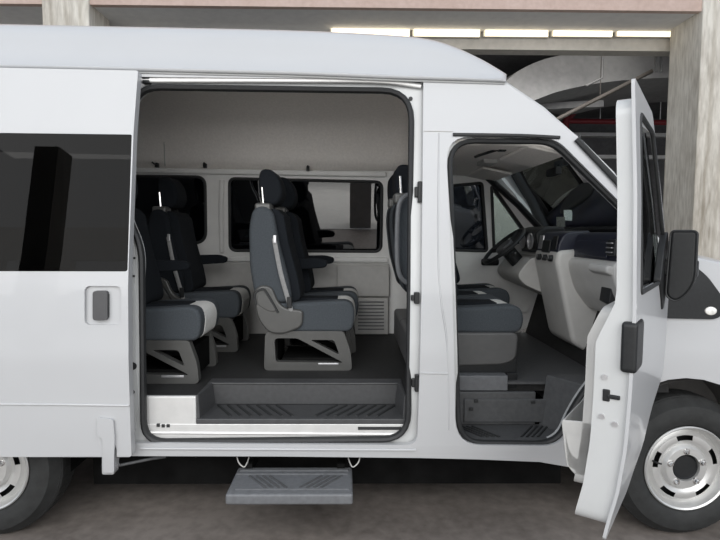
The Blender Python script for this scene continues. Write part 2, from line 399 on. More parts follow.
# wheel geometry
WR = .385; GZ = -.06
def wheel(px, py, label=None):
    c = P(px, py, .05); c.z = WR + GZ
    t = thing('wheel', (c.x, .05, c.z), parent=van)
    def B(mb, n, m_, **k): return mb.build(n, m_, t, local=True, **k)
    g = MB()
    pr = [(.222, .02), (.232, -.005), (.255, -.022), (.305, -.026), (.340, -.016), (.360, .01), (WR, .04), (WR, .16), (.360, .195), (.33, .22), (.25, .21), (.222, .19)]
    g.lathe(pr, 96, close=True)
    # tread blocks
    for k in range(44):
        a = 2 * math.pi * k / 44
        for y0, y1, sh in ((.028, .05, 0), (.06, .10, .5), (.11, .15, 0), (.158, .195, .5)):
            aa = a + sh * math.pi / 44; w_ = .05
            pts = []
            for rr in (WR - .012, WR + .0015):
                for da, yy in ((-w_, y0), (w_, y0), (w_, y1), (-w_, y1)):
                    r2 = rr if .03 < yy < .17 else rr - .009
                    pts.append((r2 * math.cos(aa + da), yy, r2 * math.sin(aa + da)))
            g.hexa(pts)
    B(g, 'tyre', TYRE)
    g = MB()
    slots = 6
    n = 120
    pr = [(.224, .19), (.222, .015), (.232, -.012), (.226, -.018), (.218, -.012), (.211, .012), (.200, .030), (.188, .026), (.176, .010), (.150, .006), (.136, .012), (.124, .020), (.118, .008), (.108, -.002), (.074, -.004), (.070, .01), (.070, .05)]
    def skip(i, k):
        if i == 8: return (k + 22) % 24 < 10
        return False
    g.lathe(pr, n, skip=skip)
    B(g, 'rim', RIMM, recalc=False)
    g = MB(); g.lathe([(.205, .19), (.205, .07), (.0001, .07)], 48); g.lathe([(.072, .02), (.066, .004), (.06, .012), (.0001, .010)], 32)
    B(g, 'hub', BLACKP)
    for k in range(5):
        a = 2 * math.pi * k / 5 + .35
        cx, cz = .091 * math.cos(a), .091 * math.sin(a)
        g = MB(); g.lathe([(.0125, .004), (.0125, -.016), (.008, -.022), (.0001, -.022)], 6, (cx, 0, cz)); g.lathe([(.019, .0), (.018, -.006), (.0125, -.007)], 16, (cx, 0, cz))
        B(g, 'wheel_nut', CHROME)
    g = MB(); a = 2.95; g.tube([(.18 * math.cos(a), .012, .18 * math.sin(a)), (.168 * math.cos(a), -.012, .168 * math.sin(a)), (.145 * math.cos(a), -.014, .145 * math.sin(a))], .005, 8)
    B(g, 'valve_stem', BLACKP)
    return t, c
wheelF, cF = wheel(686, 468)
wheelR, cR = wheel(-14, 472)

# ---- near body side
def arc_px(cx, cy, r, a0, a1, n=16): return [(cx + r * math.cos(R(a0 + (a1 - a0) * k / n)), cy - r * math.sin(R(a0 + (a1 - a0) * k / n))) for k in range(n + 1)]
slide_hole = rp([(60, 76, 20), (423.5, 79.5, 4), (417.5, 445, 12), (70, 443, 20)])
front_hole = rp([(446, 136, 26), (556, 138, 14), (634, 216, 10), (645, 232, 10), (652, 330, 30), (604, 372, 40), (577, 410, 30), (563, 446, 20), (456, 445, 26)])
outer = [(-330, 62), (-100, 66), (0, 68), (138, 71), (300, 75), (424, 79.5), (505, 82), (544, 110), (580, 138), (614, 172), (650, 224), (664, 246),
         (690, 258), (730, 266), (800, 282), (850, 306), (868, 350), (870, 430), (840, 470), (785, 478)] + arc_px(686, 468, 90, 0, 180) + \
        [(585, 470), (566, 466.5), (540, 462), (480, 459.5), (420, 458), (280, 456.5), (100, 456)] + arc_px(-14, 472, 88, 11, 169) + [(-130, 470), (-330, 462)]
OUT2 = S2(outer)
sheet('side_panel', OUT2, [S2(slide_hole), S2(front_hole)], ys, .035, PAINT, van)
# rear closing panel, floor underside
xR = OUT2[0][0]; xFr = max(p[0] for p in OUT2)
g = MB(); g.box(xR, ys(2.2) + .0, .5, xR + .04, WID - ys(2.2), 2.42); g.build('rear_panel', PAINT, van)
# ---- roof
st = [(-330, 22, 62), (-100, 25.5, 66), (0, 27, 68), (100, 29, 70), (200, 31, 72.5), (300, 33.5, 75), (390, 38, 78.5), (430, 42, 79.7), (456, 50, 80.5), (481, 62.5, 81.3), (505, 79, 82)]
sec = [(-.012, -.01), (-.014, .02), (.006, .05), (.03, .30), (.062, .50), (.064, .53), (.085, .66), (.088, .69), (.125, .86), (.17, .95), (.24, 1.0), (.42, 1.05), (.84, 1.09)]
rows = []
for k, (px, pt, pd) in enumerate(st):
    b = on(px, pd, ys); zt_ = P(px, pt, .36).z
    h = max(.02, zt_ - b.z); bow = [0] * 7 + [.01, .04, .08, .12]
    half = [(b.x, b.y + dy, b.z + dz * h) for dy, dz in sec]
    ring = half + [(x, WID - y, z) for x, y, z in reversed(half[:-1])]
    rows.append([Vector((x + bow[k] * (1 - ((y - .98) / .86) ** 2), y, z)) for x, y, z in ring])
fine = []
n = len(rows[0])
cols = [smooth_path([r_[i] for r_ in rows], 4) for i in range(n)]
fine = [[cols[i][k] for i in range(n)] for k in range(len(cols[0]))]
g = MB(); g.grid(fine); roof = g.build('roof', PAINT, van, angle=50)
sd = roof.modifiers.new('thick', 'SOLIDIFY'); sd.thickness = .02; sd.offset = 0
# drip channel under the roof
dp = [on(px, pd + 1.2, lambda z: ys(z) - .004) for px, pt, pd in st]
g = MB(); g.tube(smooth_path(dp, 4), .007, 8); g.build('drip_rail', PAINTIN, van)
a = on(415, 78, ys)
seam = [on(414, 40, lambda z: ys(z) + .12), on(413.5, 55, lambda z: ys(z) + .05), on(413, 72, lambda z: ys(z) + .004)]
g = MB(); g.tube(seam, .003, 6); g.build('roof_seam', GREYP, van)
# ---- header panel and windscreen
def front_line(px, py, bow, nz=13):
    p = on(px, py, ys); out = []
    for k in range(nz):
        t = k / (nz - 1); y = p.y + (WID - 2 * p.y) * t; out.append(Vector((p.x + bow * (1 - (2 * t - 1) ** 2), y, p.z)))
    return out
LA = front_line(505, 81, .12); LB = front_line(578, 137, .14); LC = front_line(652, 228, .22)
LM = [(a + b) / 2 + Vector((.01, 0, .012)) for a, b in zip(LA, LB)]
g = MB(); g.grid([LA, LM, LB]); o = g.build('roof_header', PAINT, van); s_ = o.modifiers.new('t', 'SOLIDIFY'); s_.thickness = .02
LM = [(a + b) / 2 + Vector((.008, 0, .01)) for a, b in zip(LB, LC)]
g = MB(); g.grid([LB, LM, LC]); o = g.build('windscreen', G_WIND, van)
g = MB(); g.tube([LB[0] + Vector((-.012, -.012, -.012))] + [(LB[0] + LC[0]) / 2 + Vector((0, -.012, .008)), LC[0] + Vector((0, -.012, 0))], .016, 8)
g.tube([LB[-1]] + [(LB[-1] + LC[-1]) / 2, LC[-1]], .02, 8); g.tube(LB, .015, 8); g.tube(LC, .02, 8)
g.build('windscreen_seal', RUBBER, van)
g = MB(); q = P(567, 221, 1.0)
# a pale square sticker on the inside of the glass
def on_ws(px, py):
    best = None
    a0, b0, c0 = LB, LC, None
    for Yk in [i * .01 for i in range(20, 180)]:
        p = P(px, py, Yk); t = (p.y - LB[0].y) / (WID - 2 * LB[0].y)
        bb = lambda L: L[0].x + (L[6].x - L[0].x) * (1 - (2 * t - 1) ** 2)
        s = (LB[0].z - p.z) / (LB[0].z - LC[0].z); xw = bb(LB) + (bb(LC) - bb(LB)) * s
        d = abs(p.x - xw)
        if best is None or d < best[0]: best = (d, p)
    return best[1]
q = [on_ws(561.5, 217) + Vector((-.04, 0, 0)), on_ws(570, 217) + Vector((-.04, 0, 0)), on_ws(570, 227) + Vector((-.04, 0, 0)), on_ws(561.5, 227) + Vector((-.04, 0, 0))]
g.hexa(q + [p + Vector((.002, 0, 0)) for p in q]); o = g.build('windscreen_sticker', STICK, van)
# bonnet: from cowl line to the front
g = MB(); rows = []
for (px, py, bw) in [(664, 246, .22), (690, 258, .22), (730, 266, .2), (800, 282, .16), (850, 306, .1), (868, 350, .08), (870, 430, .08), (840, 470, .06)]:
    L = front_line(px, py, bw); 
    for k, v in enumerate(L): v.z += .05 * (1 - (2 * k / 12 - 1) ** 2) if py < 300 else 0
    rows.append(L)
rows.insert(0, [v + Vector((-.01, 0, .01)) for v in LC])
g.grid(rows); o = g.build('bonnet', PAINT, van); s_ = o.modifiers.new('t', 'SOLIDIFY'); s_.thickness = .015
# fender black trim and side lamp
ft = S2(rp([(664, 268, 4), (684, 258, 4), (706, 276, 6), (722, 298, 6), (722, 314, 6), (714, 319, 6), (664, 318, 3)]))
tr_ = sheet('wing_trim', ft, [], lambda z: ys(z) - .012, .014, BLACKP, van)
c = on(711, 311, lambda z: ys(z) - .014)
g = MB(); g.lathe([(.001, -.008), (.012, -.007), (.018, -.003), (.02, .006)], 24, (0, 0, 0))
for v in g.bm.verts: v.co = Vector((c.x + v.co.x * 1.6, c.y + v.co.y, c.z + v.co.z * 1.15))
o = g.build('side_lamp', LENS, van); o['label'] = 'white oval side lamp'
# wheel arch liners, inner wings (also hide the engine bay)
for (cc, nm) in ((cF, 'wheel_arch_liner'), (cR, 'wheel_arch_liner')):
    g = MB(); rows = []
    for y in (.03, .42):
        rows.append([Vector((cc.x + .46 * math.cos(R(a)), y, WR + GZ + .05 + .44 * math.sin(R(a)))) for a in range(-8, 189, 14)])
    rows.append([Vector((cc.x + .05 * math.cos(R(a)), .42, WR + GZ + .05 * math.sin(R(a)))) for a in range(-8, 189, 14)])
    g.grid(rows); g.build(nm, mat('grey_liner', (.16, .155, .15), .8) if cc is cF else CHASSIS, van)
# ---- far body side: outer polygon mirrored, windows
far_w1 = rp([(60, 175, 10), (205, 177, 9), (206, 243, 12), (62, 243, 10)])
far_w2 = rp([(229.5, 178.5, 6), (382, 182, 7), (381, 251.5, 7), (230, 250.5, 7)])
far_w3 = rp([(449, 186, 6), (482, 183, 3), (487, 251, 3), (452, 250, 5)])
far_w4 = rp([(491.5, 185, 4), (530, 239, 4), (494, 249, 3)])
LFT = mat('interior_side_panel', (.76, .76, .745), .5, 0, 0, .04, 10, .05, 300)
sheet('side_panel', OUT2, [F2(h) for h in (far_w1, far_w2, far_w3, far_w4)], yf, .09, LFT, van)
for k, (hole, gm) in enumerate(((far_w1, G_FAR), (far_w2, G_FAR), (far_w3, G_FAR), (far_w4, G_DOOR))):
    t = thing('side_window', Vector((F2(hole)[0][0], 1.8, F2(hole)[0][1])), parent=van)
    sheet('glass_pane', F2(hole), [], lambda z: yf(z) + .03, .004, gm, t).matrix_parent_inverse = Matrix.Translation(-t.location)
    pts = [Vector((x, yf(z) - .001, z)) for x, z in F2(hole)]
    g = MB(); g.tube(pts, .013, 8, closed=True); o = g.build('window_seal', RUBBER, t); o.matrix_parent_inverse = Matrix.Translation(-t.location)
# ledge strips and lower trim on the far wall
def farstrip(name, p0, p1, h0, h1, thick, material, x0=None):
    pts = F2([(p0[0], p0[1] - h0), (p1[0], p1[1] - h0), (p1[0], p1[1] + h1), (p0[0], p0[1] + h1)])
    return sheet(name, pts, [], lambda z: yf(z) - thick, thick, material, van, bevel=min(.012, thick * .45))
farstrip('window_ledge', (120, 170), (386, 174.5), 2.5, 3, .035, LFT)
farstrip('window_ledge', (60, 258), (388, 260), 2.5, 2.5, .028, LFT)
farstrip('lower_trim', (60, 262), (389, 263.5), 0, 82, .022, GREYP)
farstrip('seat_trim', (337, 265), (389, 266), 0, 30, .06, GREYP)
t = farstrip('vent_panel', (354, 300), (388, 300), 3, 33, .075, GREYP)
for k in range(9):
    yy = 302 + k * 3.4
    a = on(358, yy, lambda z: yf(z) - .079); b = on(384, yy, lambda z: yf(z) - .079)
    g = MB(); g.tube([a, b], .005, 6); o = g.build('louvre', STEPM, van); o.parent = t; o.matrix_parent_inverse = Matrix()
# pillar bead between the two windows
g = MB(); pts = [on(px, py, lambda z: yf(z) - .004) for px, py in ((222, 180), (221, 210), (222, 252))]
g.tube(smooth_path(pts, 4), .022, 10); g.build('pillar_trim', LFT, van)
# door card of the far front door
dc = F2(rp([(446, 252, 4), (492, 254, 6), (530, 262, 8), (528, 312, 8), (446, 306, 4)]))
sheet('door_card', dc, [], lambda z: yf(z) - .05, .05, LFT, van, bevel=.015)
c = on(490, 262, lambda z: yf(z) - .055)
g = MB(); g.box(-.075, -.02, -.03, .075, .02, .03)
for v in g.bm.verts: v.co += c
g.build('door_pull', BLACKP, van, bevel=.018)
# ---- headliner and high roof lining
g = MB(); xs = (xR + .06, -1.2, -.2, .42, .62)
sect = [(yf(2.0) - .015, 2.09), (1.71, 2.20), (1.66, 2.36), (1.56, 2.48), (1.3, 2.56), (.98, 2.58), (.6, 2.56), (.38, 2.50), (.27, 2.40)]
g.grid([[Vector((x, y, z)) for y, z in sect] for x in xs]); o = g.build('headliner', HEADL, van)
s_ = o.modifiers.new('t', 'SOLIDIFY'); s_.thickness = .01
g = MB(); g.box(.60, .27, 2.06, .63, 1.70, 2.58); g.build('headliner_bulkhead', HEADL, van)
for px, py in ((157, 165), (205, 165.5), (308, 168.5)):
    c = P(px, py, 1.70); g = MB(); g.box(c.x - .012, c.y - .02, c.z - .02, c.x + .012, c.y + .02, c.z + .015); g.tube([c + Vector((-.03 if px < 200 else 0, -.03, .02)), c + Vector((0, -.015, -.005)), c + Vector((.01, -.03, .012))], .007, 6)
    g.build('coat_hook', BLACKP, van)
g = MB(); pts = [P(162, 120, 1.62), P(164, 140, 1.67), P(165, 166, 1.71)]; g.tube(pts, .004, 5); g.build('lining_seam', GREYP, van)
g = MB(); rows = []
for x, z in ((.60, 2.09), (.8, 2.10), (1.05, 2.085), (1.17, 2.05)):
    rows.append([Vector((x + (.12 * (1 - ((y - .98) / .86) ** 2) if x > 1 else 0), y, z - .02 * abs(y - .98) / .86)) for y in [.13 + 1.70 * k / 12 for k in range(13)]])
g.grid(rows); o = g.build('cab_headliner', HEADL, van); s_ = o.modifiers.new('t', 'SOLIDIFY'); s_.thickness = .02
# far A pillar, inner
pa, pb = P(486, 176, 1.70), P(547, 236, 1.79)
g = MB(); g.tube([pa, (pa + pb) / 2 + Vector((.012, 0, .012)), pb], .05, 10, flat=(.026, .05)); g.build('pillar_cover', BLACKP, van)
pa, pb = LB[0] + Vector((-.04, .05, -.02)), LC[0] + Vector((-.04, .05, .0))
g = MB(); g.tube([pa, (pa + pb) / 2 + Vector((.01, 0, .01)), pb], .028, 10); g.build('pillar_cover', BLACKP, van)

# ---- floor
FZ = .71
x0, x1 = P(197, 420, .08).x, P(406, 420, .08).x
g = MB(); g.box(xR + .05, .34, FZ - .05, 1.75, 1.86, FZ); g.box(xR + .05, .085, FZ - .05, x0, .34, FZ); g.box(x1, .06, FZ - .05, .47, .34, FZ)
g.build('cabin_floor', CARPET, van)
g = MB(); g.box(xR + .1, .34, .36, 1.28, 1.86, .53); g.box(xR + .1, .10, .36, 1.28, .34, .42); g.box(xR + .1, .5, .22, 1.3, .62, .36); g.box(xR + .1, 1.3, .22, 1.3, 1.42, .36); g.box(-1.45, .34, .10, 1.30, .62, .40); g.box(xR + .1, 1.84, .1, 1.2, 1.88, .4)  # low black box along the near side added to stand for shade underneath
g.box(cR.x - .09, .28, .25, cR.x + .09, 1.7, .42); g.box(-.9, .75, .2, .1, 1.2, .36); g.box(xR + .1, .4, .53, -.95, 1.86, .66); g.build('underbody_and_shade_box', CHASSIS, van)
g = MB(); g.box(1.86, .50, .25, 2.5, 1.5, 1.2); g.build('engine_block', CHASSIS, van)
for cc in (cF, cR):
    g = MB(); g.lathe([(.212, 0), (.222, -.0), (.245, -.012), (WR - .03, -.012), (WR, .03), (WR, .17), (.3, .2), (.212, .18)], 48, (cc.x, 1.70, WR + GZ), close=True); g.lathe([(.0001, .1), (.212, .1)], 32, (cc.x, 1.70, WR + GZ))
    g.build('far_wheel', TYRE, van)
# aluminium sill plate left of the step well
a = P(140, 396, .07); b = P(196, 425, .07)
g = MB(); g.box(a.x - .12, .065, b.z - .06, x0, .09, a.z); g.build('sill_box', ALU, van, bevel=.006)
# step well (moulded plastic tray)
x0, x1 = P(197, 420, .08).x, P(406, 420, .08).x
TZ = P(300, 417, .09).z
g = MB()
g.box(x0, .30, TZ, x1, .325, FZ + .004)                    # riser
g.box(x0, .06, TZ - .03, x1, .33, TZ)                       # tread
g.box(x0, .295, FZ - .004, x1, .39, FZ + .008)              # top lip
g.hexa([(x0 - .0, .07, TZ - .03), (x0 + .02, .07, TZ - .03), (x0 + .05, .31, TZ - .03), (x0, .31, TZ - .03), (x0, .07, FZ + .006), (x0 + .012, .07, FZ + .006), (x0 + .03, .31, FZ + .006), (x0, .31, FZ + .006)])
g.hexa([(x1 - .02, .07, TZ - .03), (x1, .07, TZ - .03), (x1, .31, TZ - .03), (x1 - .05, .31, TZ - .03), (x1 - .012, .07, FZ + .006), (x1, .07, FZ + .006), (x1, .31, FZ + .006), (x1 - .03, .31, FZ + .006)])
t_step = g.build('step_well', WELLM, van, bevel=.008)
def tread_ribs(parent, xa, xb, ya, yb, z, mat_, h=.006, nL=6, nR=6, w_=.010):
    xm = (xa + xb) / 2
    for side, n_ in ((-1, nL), (1, nR)):
        for k in range(n_):
            xs0 = xm + side * (.06 + (xb - xm - .12) * k / n_)
            xe = xs0 + side * .11
            g = MB(); d = .009
            g.hexa([(xs0 - w_, ya, z - .002), (xs0 + w_, ya, z - .002), (xe + w_, yb, z - .002), (xe - w_, yb, z - .002), (xs0 - w_ * .6, ya, z + h), (xs0 + w_ * .6, ya, z + h), (xe + w_ * .6, yb, z + h), (xe - w_ * .6, yb, z + h)])
            o = g.build('tread_rib', mat_, van); o.parent = parent; o.matrix_parent_inverse = Matrix()
tread_ribs(t_step, x0 + .06, x1 - .04,   .10, .28, TZ, RUBBER, .007, 7, 7)
# aluminium threshold and runner
a = P(140, 426, .05); b = P(410, 434, .05)
g = MB(); g.box(x0 - .3, .06, b.z - .05, x1 + .03, .11, TZ - .028); g.build('threshold', ALU, van, bevel=.004)
g = MB(); a = P(138, 432.5, .06).z; g.tube([(x0 - .3, .062, a), (x1 + .02, .062, a - .01)], .009, 8); g.build('door_runner', ALU, van)
g = MB(); p = P(358, 428, .055); q = P(404, 429, .055); g.box(p.x, .055, q.z - .005, q.x, .08, p.z + .005); g.build('runner_slot', RUBBER, van)
g = MB()
for px, py in ((158, 425.5), (163, 426), (168, 426)): p = P(px, py, .055); g.box(p.x - .008, .055, p.z - .008, p.x + .008, .08, p.z + .008)
g.build('runner_stop', RUBBER, van)

# ---- jamb of the sliding door opening
jo = rp([(54, 74, 20), (427, 78, 6), (421, 447, 12), (60, 447, 20)])
ji = rp([(135, 87.5, 26), (411.5, 91.5, 30), (408, 438, 26), (144.5, 441, 22), (142.5, 247, 16), (128, 214, 14)])
# the left edge of the opening
sheet('door_jamb', S2(jo, .05), [S2(ji, .05)], lambda z: ys(z) + .045, .05, PAINTIN, van)
pts = [Vector((x, ys(z) + .04, z)) for x, z in S2(ji, .05)]
g = MB(); g.tube(pts, .016, 8, closed=True, flat=(.016, .024)); g.build('door_seal', RUBBER, van)
# lower rocker seal dark band handled by the seal; upper rail
pts = [on(142, 80, lambda z: ys(z) + .02), on(300, 80, lambda z: ys(z) + .02), on(380, 81, lambda z: ys(z) + .02), on(421, 86, lambda z: ys(z) + .03)]
g = MB(); g.tube(smooth_path(pts, 5), .012, 8, flat=(.014, .010)); g.build('top_rail', ALU, van)
pts = [v + Vector((0, .016, .022)) for v in pts]
g = MB(); g.tube(smooth_path(pts, 5), .01, 8); g.build('rail_dark_channel', DARKP, van)  # dark grey strip just behind and above the rail
g = MB(); p = on(144, 78.5, lambda z: ys(z) + .01); g.box(p.x - .012, p.y, p.z - .025, p.x + .03, p.y + .03, p.z + .02); g.build('rail_roller', BLACKP, van, bevel=.006)
# strikers on the pillar
for px, py, hh in ((420, 192, .055), (416.5, 298, .03), (417, 383, .045)):
    p = on(px, py, lambda z: ys(z) + .03); g = MB(); g.box(p.x - .012, p.y - .012, p.z - hh, p.x + .014, p.y + .03, p.z + hh); g.box(p.x - .028, p.y - .004, p.z - hh * .5, p.x - .008, p.y + .02, p.z + hh * .5)
    g.build('door_striker', BLACKP, van, bevel=.005)
p = on(410.5, 99, lambda z: ys(z) + .045); g = MB(); g.lathe([(.011, 0), (.011, -.008), (.0001, -.008)], 16, p); g.build('rubber_plug', RUBBER, van)
# rear jamb column beside the sliding door (C pillar) with bolts
cp = S2(rp([(112, 216, 8), (127, 217, 6), (137, 244, 8), (139, 400, 8), (137, 432, 6), (112, 432, 4)]), .06)
o = sheet('pillar_jamb', cp, [], lambda z: ys(z) + .035, .012, PAINTIN, van)
for px, py, r_ in ((134, 276, .006), (134.5, 258, .006), (132.5, 392, .012), (131.5, 404, .013), (133, 366, .02)):
    p = on(px, py, lambda z: ys(z) + .034); g = MB(); g.lathe([(r_, 0), (r_, -.004), (.0001, -.004)], 14, p); o2 = g.build('jamb_plug', RUBBER, van)
# ---- front door opening jamb + seal
fj_o = rp([(443, 133, 26), (558, 135, 14), (638, 213, 10), (648, 232, 10), (656, 330, 30), (610, 372, 40), (583, 410, 30), (567, 449, 20), (452, 449, 26)])
fj_i = rp([(449, 141, 26), (552, 142, 16), (624, 212, 10), (638, 236, 10), (644, 330, 30), (597, 372, 40), (571, 408, 30), (557, 443, 22), (459, 442, 24)])
sheet('door_jamb', S2(fj_o, .04), [S2(fj_i, .04)], lambda z: ys(z) + .04, .05, PAINTIN, van)
pts = [Vector((x, ys(z) + .036, z)) for x, z in S2(fj_i, .04)]
g = MB(); g.tube(pts, .014, 8, closed=True, flat=(.014, .022)); g.build('door_seal', RUBBER, van)
pts = [on(453, 134.5, lambda z: ys(z) - .006), on(520, 135.5, lambda z: ys(z) - .006), on(560, 137.5, lambda z: ys(z) - .006)]
g = MB(); g.tube(smooth_path(pts, 4), .007, 8, flat=(.009, .006)); g.build('rain_gutter', BLACKP, van)
# rocker creases, pillar crease lines
pts = [on(140, 448.5, lambda z: ys(z) - .004), on(416, 450, lambda z: ys(z) - .004)]
g = MB(); g.tube(pts, .006, 8); g.build('sill_moulding', PAINT, van)
pts = [on(420, 373, lambda z: ys(z) - .001), on(448, 373.5, lambda z: ys(z) - .001)]
g = MB(); g.tube(pts, .005, 6); g.build('pillar_crease', PAINT, van)
pts = [on(423.5, 131, lambda z: ys(z) - .001), on(453, 131.5, lambda z: ys(z) - .001)]
g = MB(); g.tube(pts, .0025, 6); g.build('panel_seam', GREYP, van)
pts = [on(439, 133, lambda z: ys(z) - .001), on(438, 250, lambda z: ys(z) - .001), on(441, 300, lambda z: ys(z) - .001), on(447, 345, lambda z: ys(z) - .001), on(449, 430, lambda z: ys(z) - .001)]
g = MB(); g.tube(smooth_path(pts, 5), .004, 6); g.build('pillar_crease', PAINT, van)
# ---- cab step, seat box
x0c, x1c = P(458, 440, .06).x, P(560, 440, .06).x
TZc = P(500, 438, .08).z
g = MB(); g.box(x0c - .03, .05, TZc - .04, x1c + .06, .30, TZc); t_c = g.build('cab_step', DARKP, van, bevel=.006)
rz = P(480, 392, .28).z
g = MB(); g.box(x0c - .03, .28, TZc, x1c - .06, .31, rz); g.box(x0c - .03, .05, TZc, x0c + .015, .30, rz)
g.hexa([(x1c - .04, .29, TZc - .03), (x1c + .1, .06, TZc - .03), (x1c + .14, .06, TZc - .03), (x1c + .14, .31, TZc - .03), (x1c - .0, .29, FZ + .06), (x1c + .14, .06, FZ + .06), (x1c + .2, .06, FZ + .06), (x1c + .2, .31, FZ + .06)])
g.build('cab_step_well', DARKP, van, bevel=.006)
a, b = P(464, 399, .275), P(548, 422, .275)
g = MB(); g.box(a.x, .268, b.z, b.x, .285, a.z); o = g.build('step_locker', DARKP, van, bevel=.006)
for px, py in ((471, 409), (476, 401), (533, 402)):
    p = P(px, py, .266); g = MB(); g.box(p.x - .012, .258, p.z - .008, p.x + .012, .275, p.z + .008); g.build('locker_latch', RUBBER, van, bevel=.003)
tread_ribs(t_c, x0c + .05, x1c - .02, .09, .25, TZc, RUBBER, .006, 4, 4, .008)
# seat pedestal below the front passenger bench
a, b = P(457, 374, .33), P(506, 389, .33)
g = MB(); g.box(a.x - .1, .292, b.z, b.x, .9, a.z); g.build('seat_pedestal', STEPM, van, bevel=.006)
g = MB(); a2, b2 = P(508, 373, .34), P(517, 388, .34); g.box(b.x + .005, .335, b2.z, b2.x, .40, a2.z); g.box(a.x - .1, .36, a.z - .01, b2.x, .95, a.z + .10); g.build('seat_slider', BLACKP, van, bevel=.004)
p = P(456, 366, .33)
# cab floor mat
g = MB(); g.box(.47, .30, FZ, 1.62, 1.84, FZ + .015); g.build('cab_floor_mat', DARKP, van)
g = MB(); g.hexa([(1.55, .14, FZ), (1.8, .14, FZ), (1.8, 1.84, FZ), (1.55, 1.84, FZ), (1.72, .14, 1.3), (1.8, .14, 1.3), (1.8, 1.84, 1.3), (1.72, 1.84, 1.3)]); g.build('bulkhead', CARPET, van)

# ---- sliding retractable step
zs = .305
a, b = P(238, 468, .10), P(352, 468, .10)
fa, fb = P(225, 496, -.20), P(353, 496, -.20)
t = thing('sliding_step', (0, 0, zs), parent=van)
g = MB(); g.hexa([(fa.x, -.2, zs - .055), (fb.x, -.2, zs - .055), (b.x, .11, zs - .055), (a.x, .11, zs - .055), (fa.x, -.2, zs), (fb.x, -.2, zs), (b.x, .11, zs), (a.x, .11, zs)])
def sub(o, t_): o.parent = t_; o.matrix_parent_inverse = Matrix.Translation(-(Vector(t_.location)));
o = g.build('step_plate', STEPM, van, bevel=.012); sub(o, t)
g = MB(); g.box(a.x + .02, .055, zs, b.x - .02, .075, zs + .006); g.box(fa.x + .04, -.155, zs, fb.x - .02, -.145, zs + .006); g.box(a.x + .01, .015, zs, b.x - .02, .025, zs + .006)
o = g.build('step_edging', STEPM, van); sub(o, t)
for side in (-1, 1):
    for k in range(4):
        xs0 = (fa.x + fb.x) / 2 + .012 + side * (.035 + .035 * k); xe = xs0 + side * .10
        g = MB(); w_ = .009
        g.hexa([(xs0 - w_, -.13, zs - .002), (xs0 + w_, -.13, zs - .002), (xe + w_, -.005, zs - .002), (xe - w_, -.005, zs - .002), (xs0 - w_ * .6, -.13, zs + .006), (xs0 + w_ * .6, -.13, zs + .006), (xe + w_ * .6, -.005, zs + .006), (xe - w_ * .6, -.005, zs + .006)])
        o = g.build('tread_rib', DARKP, van); sub(o, t)
for xx in (a.x + .06, b.x - .06):
    g = MB(); g.box(xx - .02, .08, zs - .03, xx + .02, .5, zs + .03); g.box(xx - .015, .15, zs, xx + .015, .2, .38); o = g.build('step_arm', CHASSIS, van); sub(o, t)
for px in (243, 354):
    s_ = 1 if px < 300 else -1
    pts = [P(px - 6 * s_, 457, .08), P(px - 4 * s_, 463, .06), P(px + 1 * s_, 467, .05), P(px + 4 * s_, 463, .07), P(px + 6 * s_, 457, .1)]
    g = MB(); g.tube(smooth_path(pts, 4), .0035, 6); o = g.build('step_cable', GREYP, van); sub(o, t)
# support arm below the sliding door
g = MB(); g.tube([P(116, 466, -.02), P(150, 459, .06), P(170, 456, .12)], .008, 8); g.build('door_guide_arm', DARKP, van)
p = P(117, 464.5, -.03); g = MB(); g.lathe([(.014, .0), (.014, -.02), (.0001, -.02)], 12, p); g.build('guide_roller', SILV, van)

# ---- sliding door (slid back over the side)
SD = -.085
def sd(off=0.0): return lambda z: ys(z) + SD + off
sdoor = thing('sliding_door', (-1.6, SD, .45), parent=van)
def sds(name, px, holes, off, th, m_, bevel=0):
    o = sheet(name, S2(px, SD + off), [S2(h, SD + off) for h in holes], sd(off), th, m_, van, bevel=bevel); sub(o, sdoor); return o
d_out = rp([(-175, 64, 8), (138, 70.5, 2), (133.5, 132), (128.5, 268), (128.5, 350), (131.5, 457, 3), (115.5, 457), (114, 474.5, 2), (102, 474.5, 2), (102, 457), (-90, 457), (-175, 380, 8)])
w_out = rp([(-150, 131, 6), (131.8, 134.5, 2), (127.5, 271.5, 3), (-150, 271, 6)])
h_rec = rect(84.5, 286, 121, 325, 6)
sds('door_skin', d_out, [w_out, h_rec], 0, .05, PAINT)
sds('door_window', rp([(-151, 130, 6), (132.5, 133.5, 2), (128.0, 272.3, 3), (-151, 272, 6)]), [], .004, .006, G_PRIV)
sds('window_backing_trim', rp([(-160, 120, 6), (131, 124, 2), (126.5, 280, 3), (-160, 280, 6)]), [rp([(-135, 145, 10), (112, 148, 12), (109, 262, 12), (-135, 262, 10)])], .03, .03, BLACKP)
sds('handle_recess', rect(82, 284, 123, 327, 6), [], .018, .02, PAINT)
sds('door_handle', rect(92.5, 291, 107, 320.5, 3.5), [], -.006, .024, mat('charcoal_handle', (.055, .055, .058), .4), bevel=.006)
sds('handle_gap', rect(105, 293, 109, 318, 2), [], .012, .01, RUBBER)
pts = [on(-170, 403, sd(-.001)), on(60, 404.5, sd(-.001)), on(129, 405.5, sd(-.001))]
g = MB(); g.tube(pts, .006, 8); o = g.build('door_crease', PAINT, van); sub(o, sdoor)
sds('roller_cover', rp([(97, 418, 2), (113, 419.5, 3), (114.5, 437, 3), (114, 473, 2), (103, 473, 2), (102.5, 438, 3), (97, 437, 2)]), [], -.016, .018, PAINT, bevel=.005)
g = MB(); pts = [on(113.3, 437, sd(-.002)), on(116, 450, sd(-.002)), on(116, 457, sd(-.002))]; g.tube(pts, .0025, 6); o = g.build('cover_gap', RUBBER, van); sub(o, sdoor)
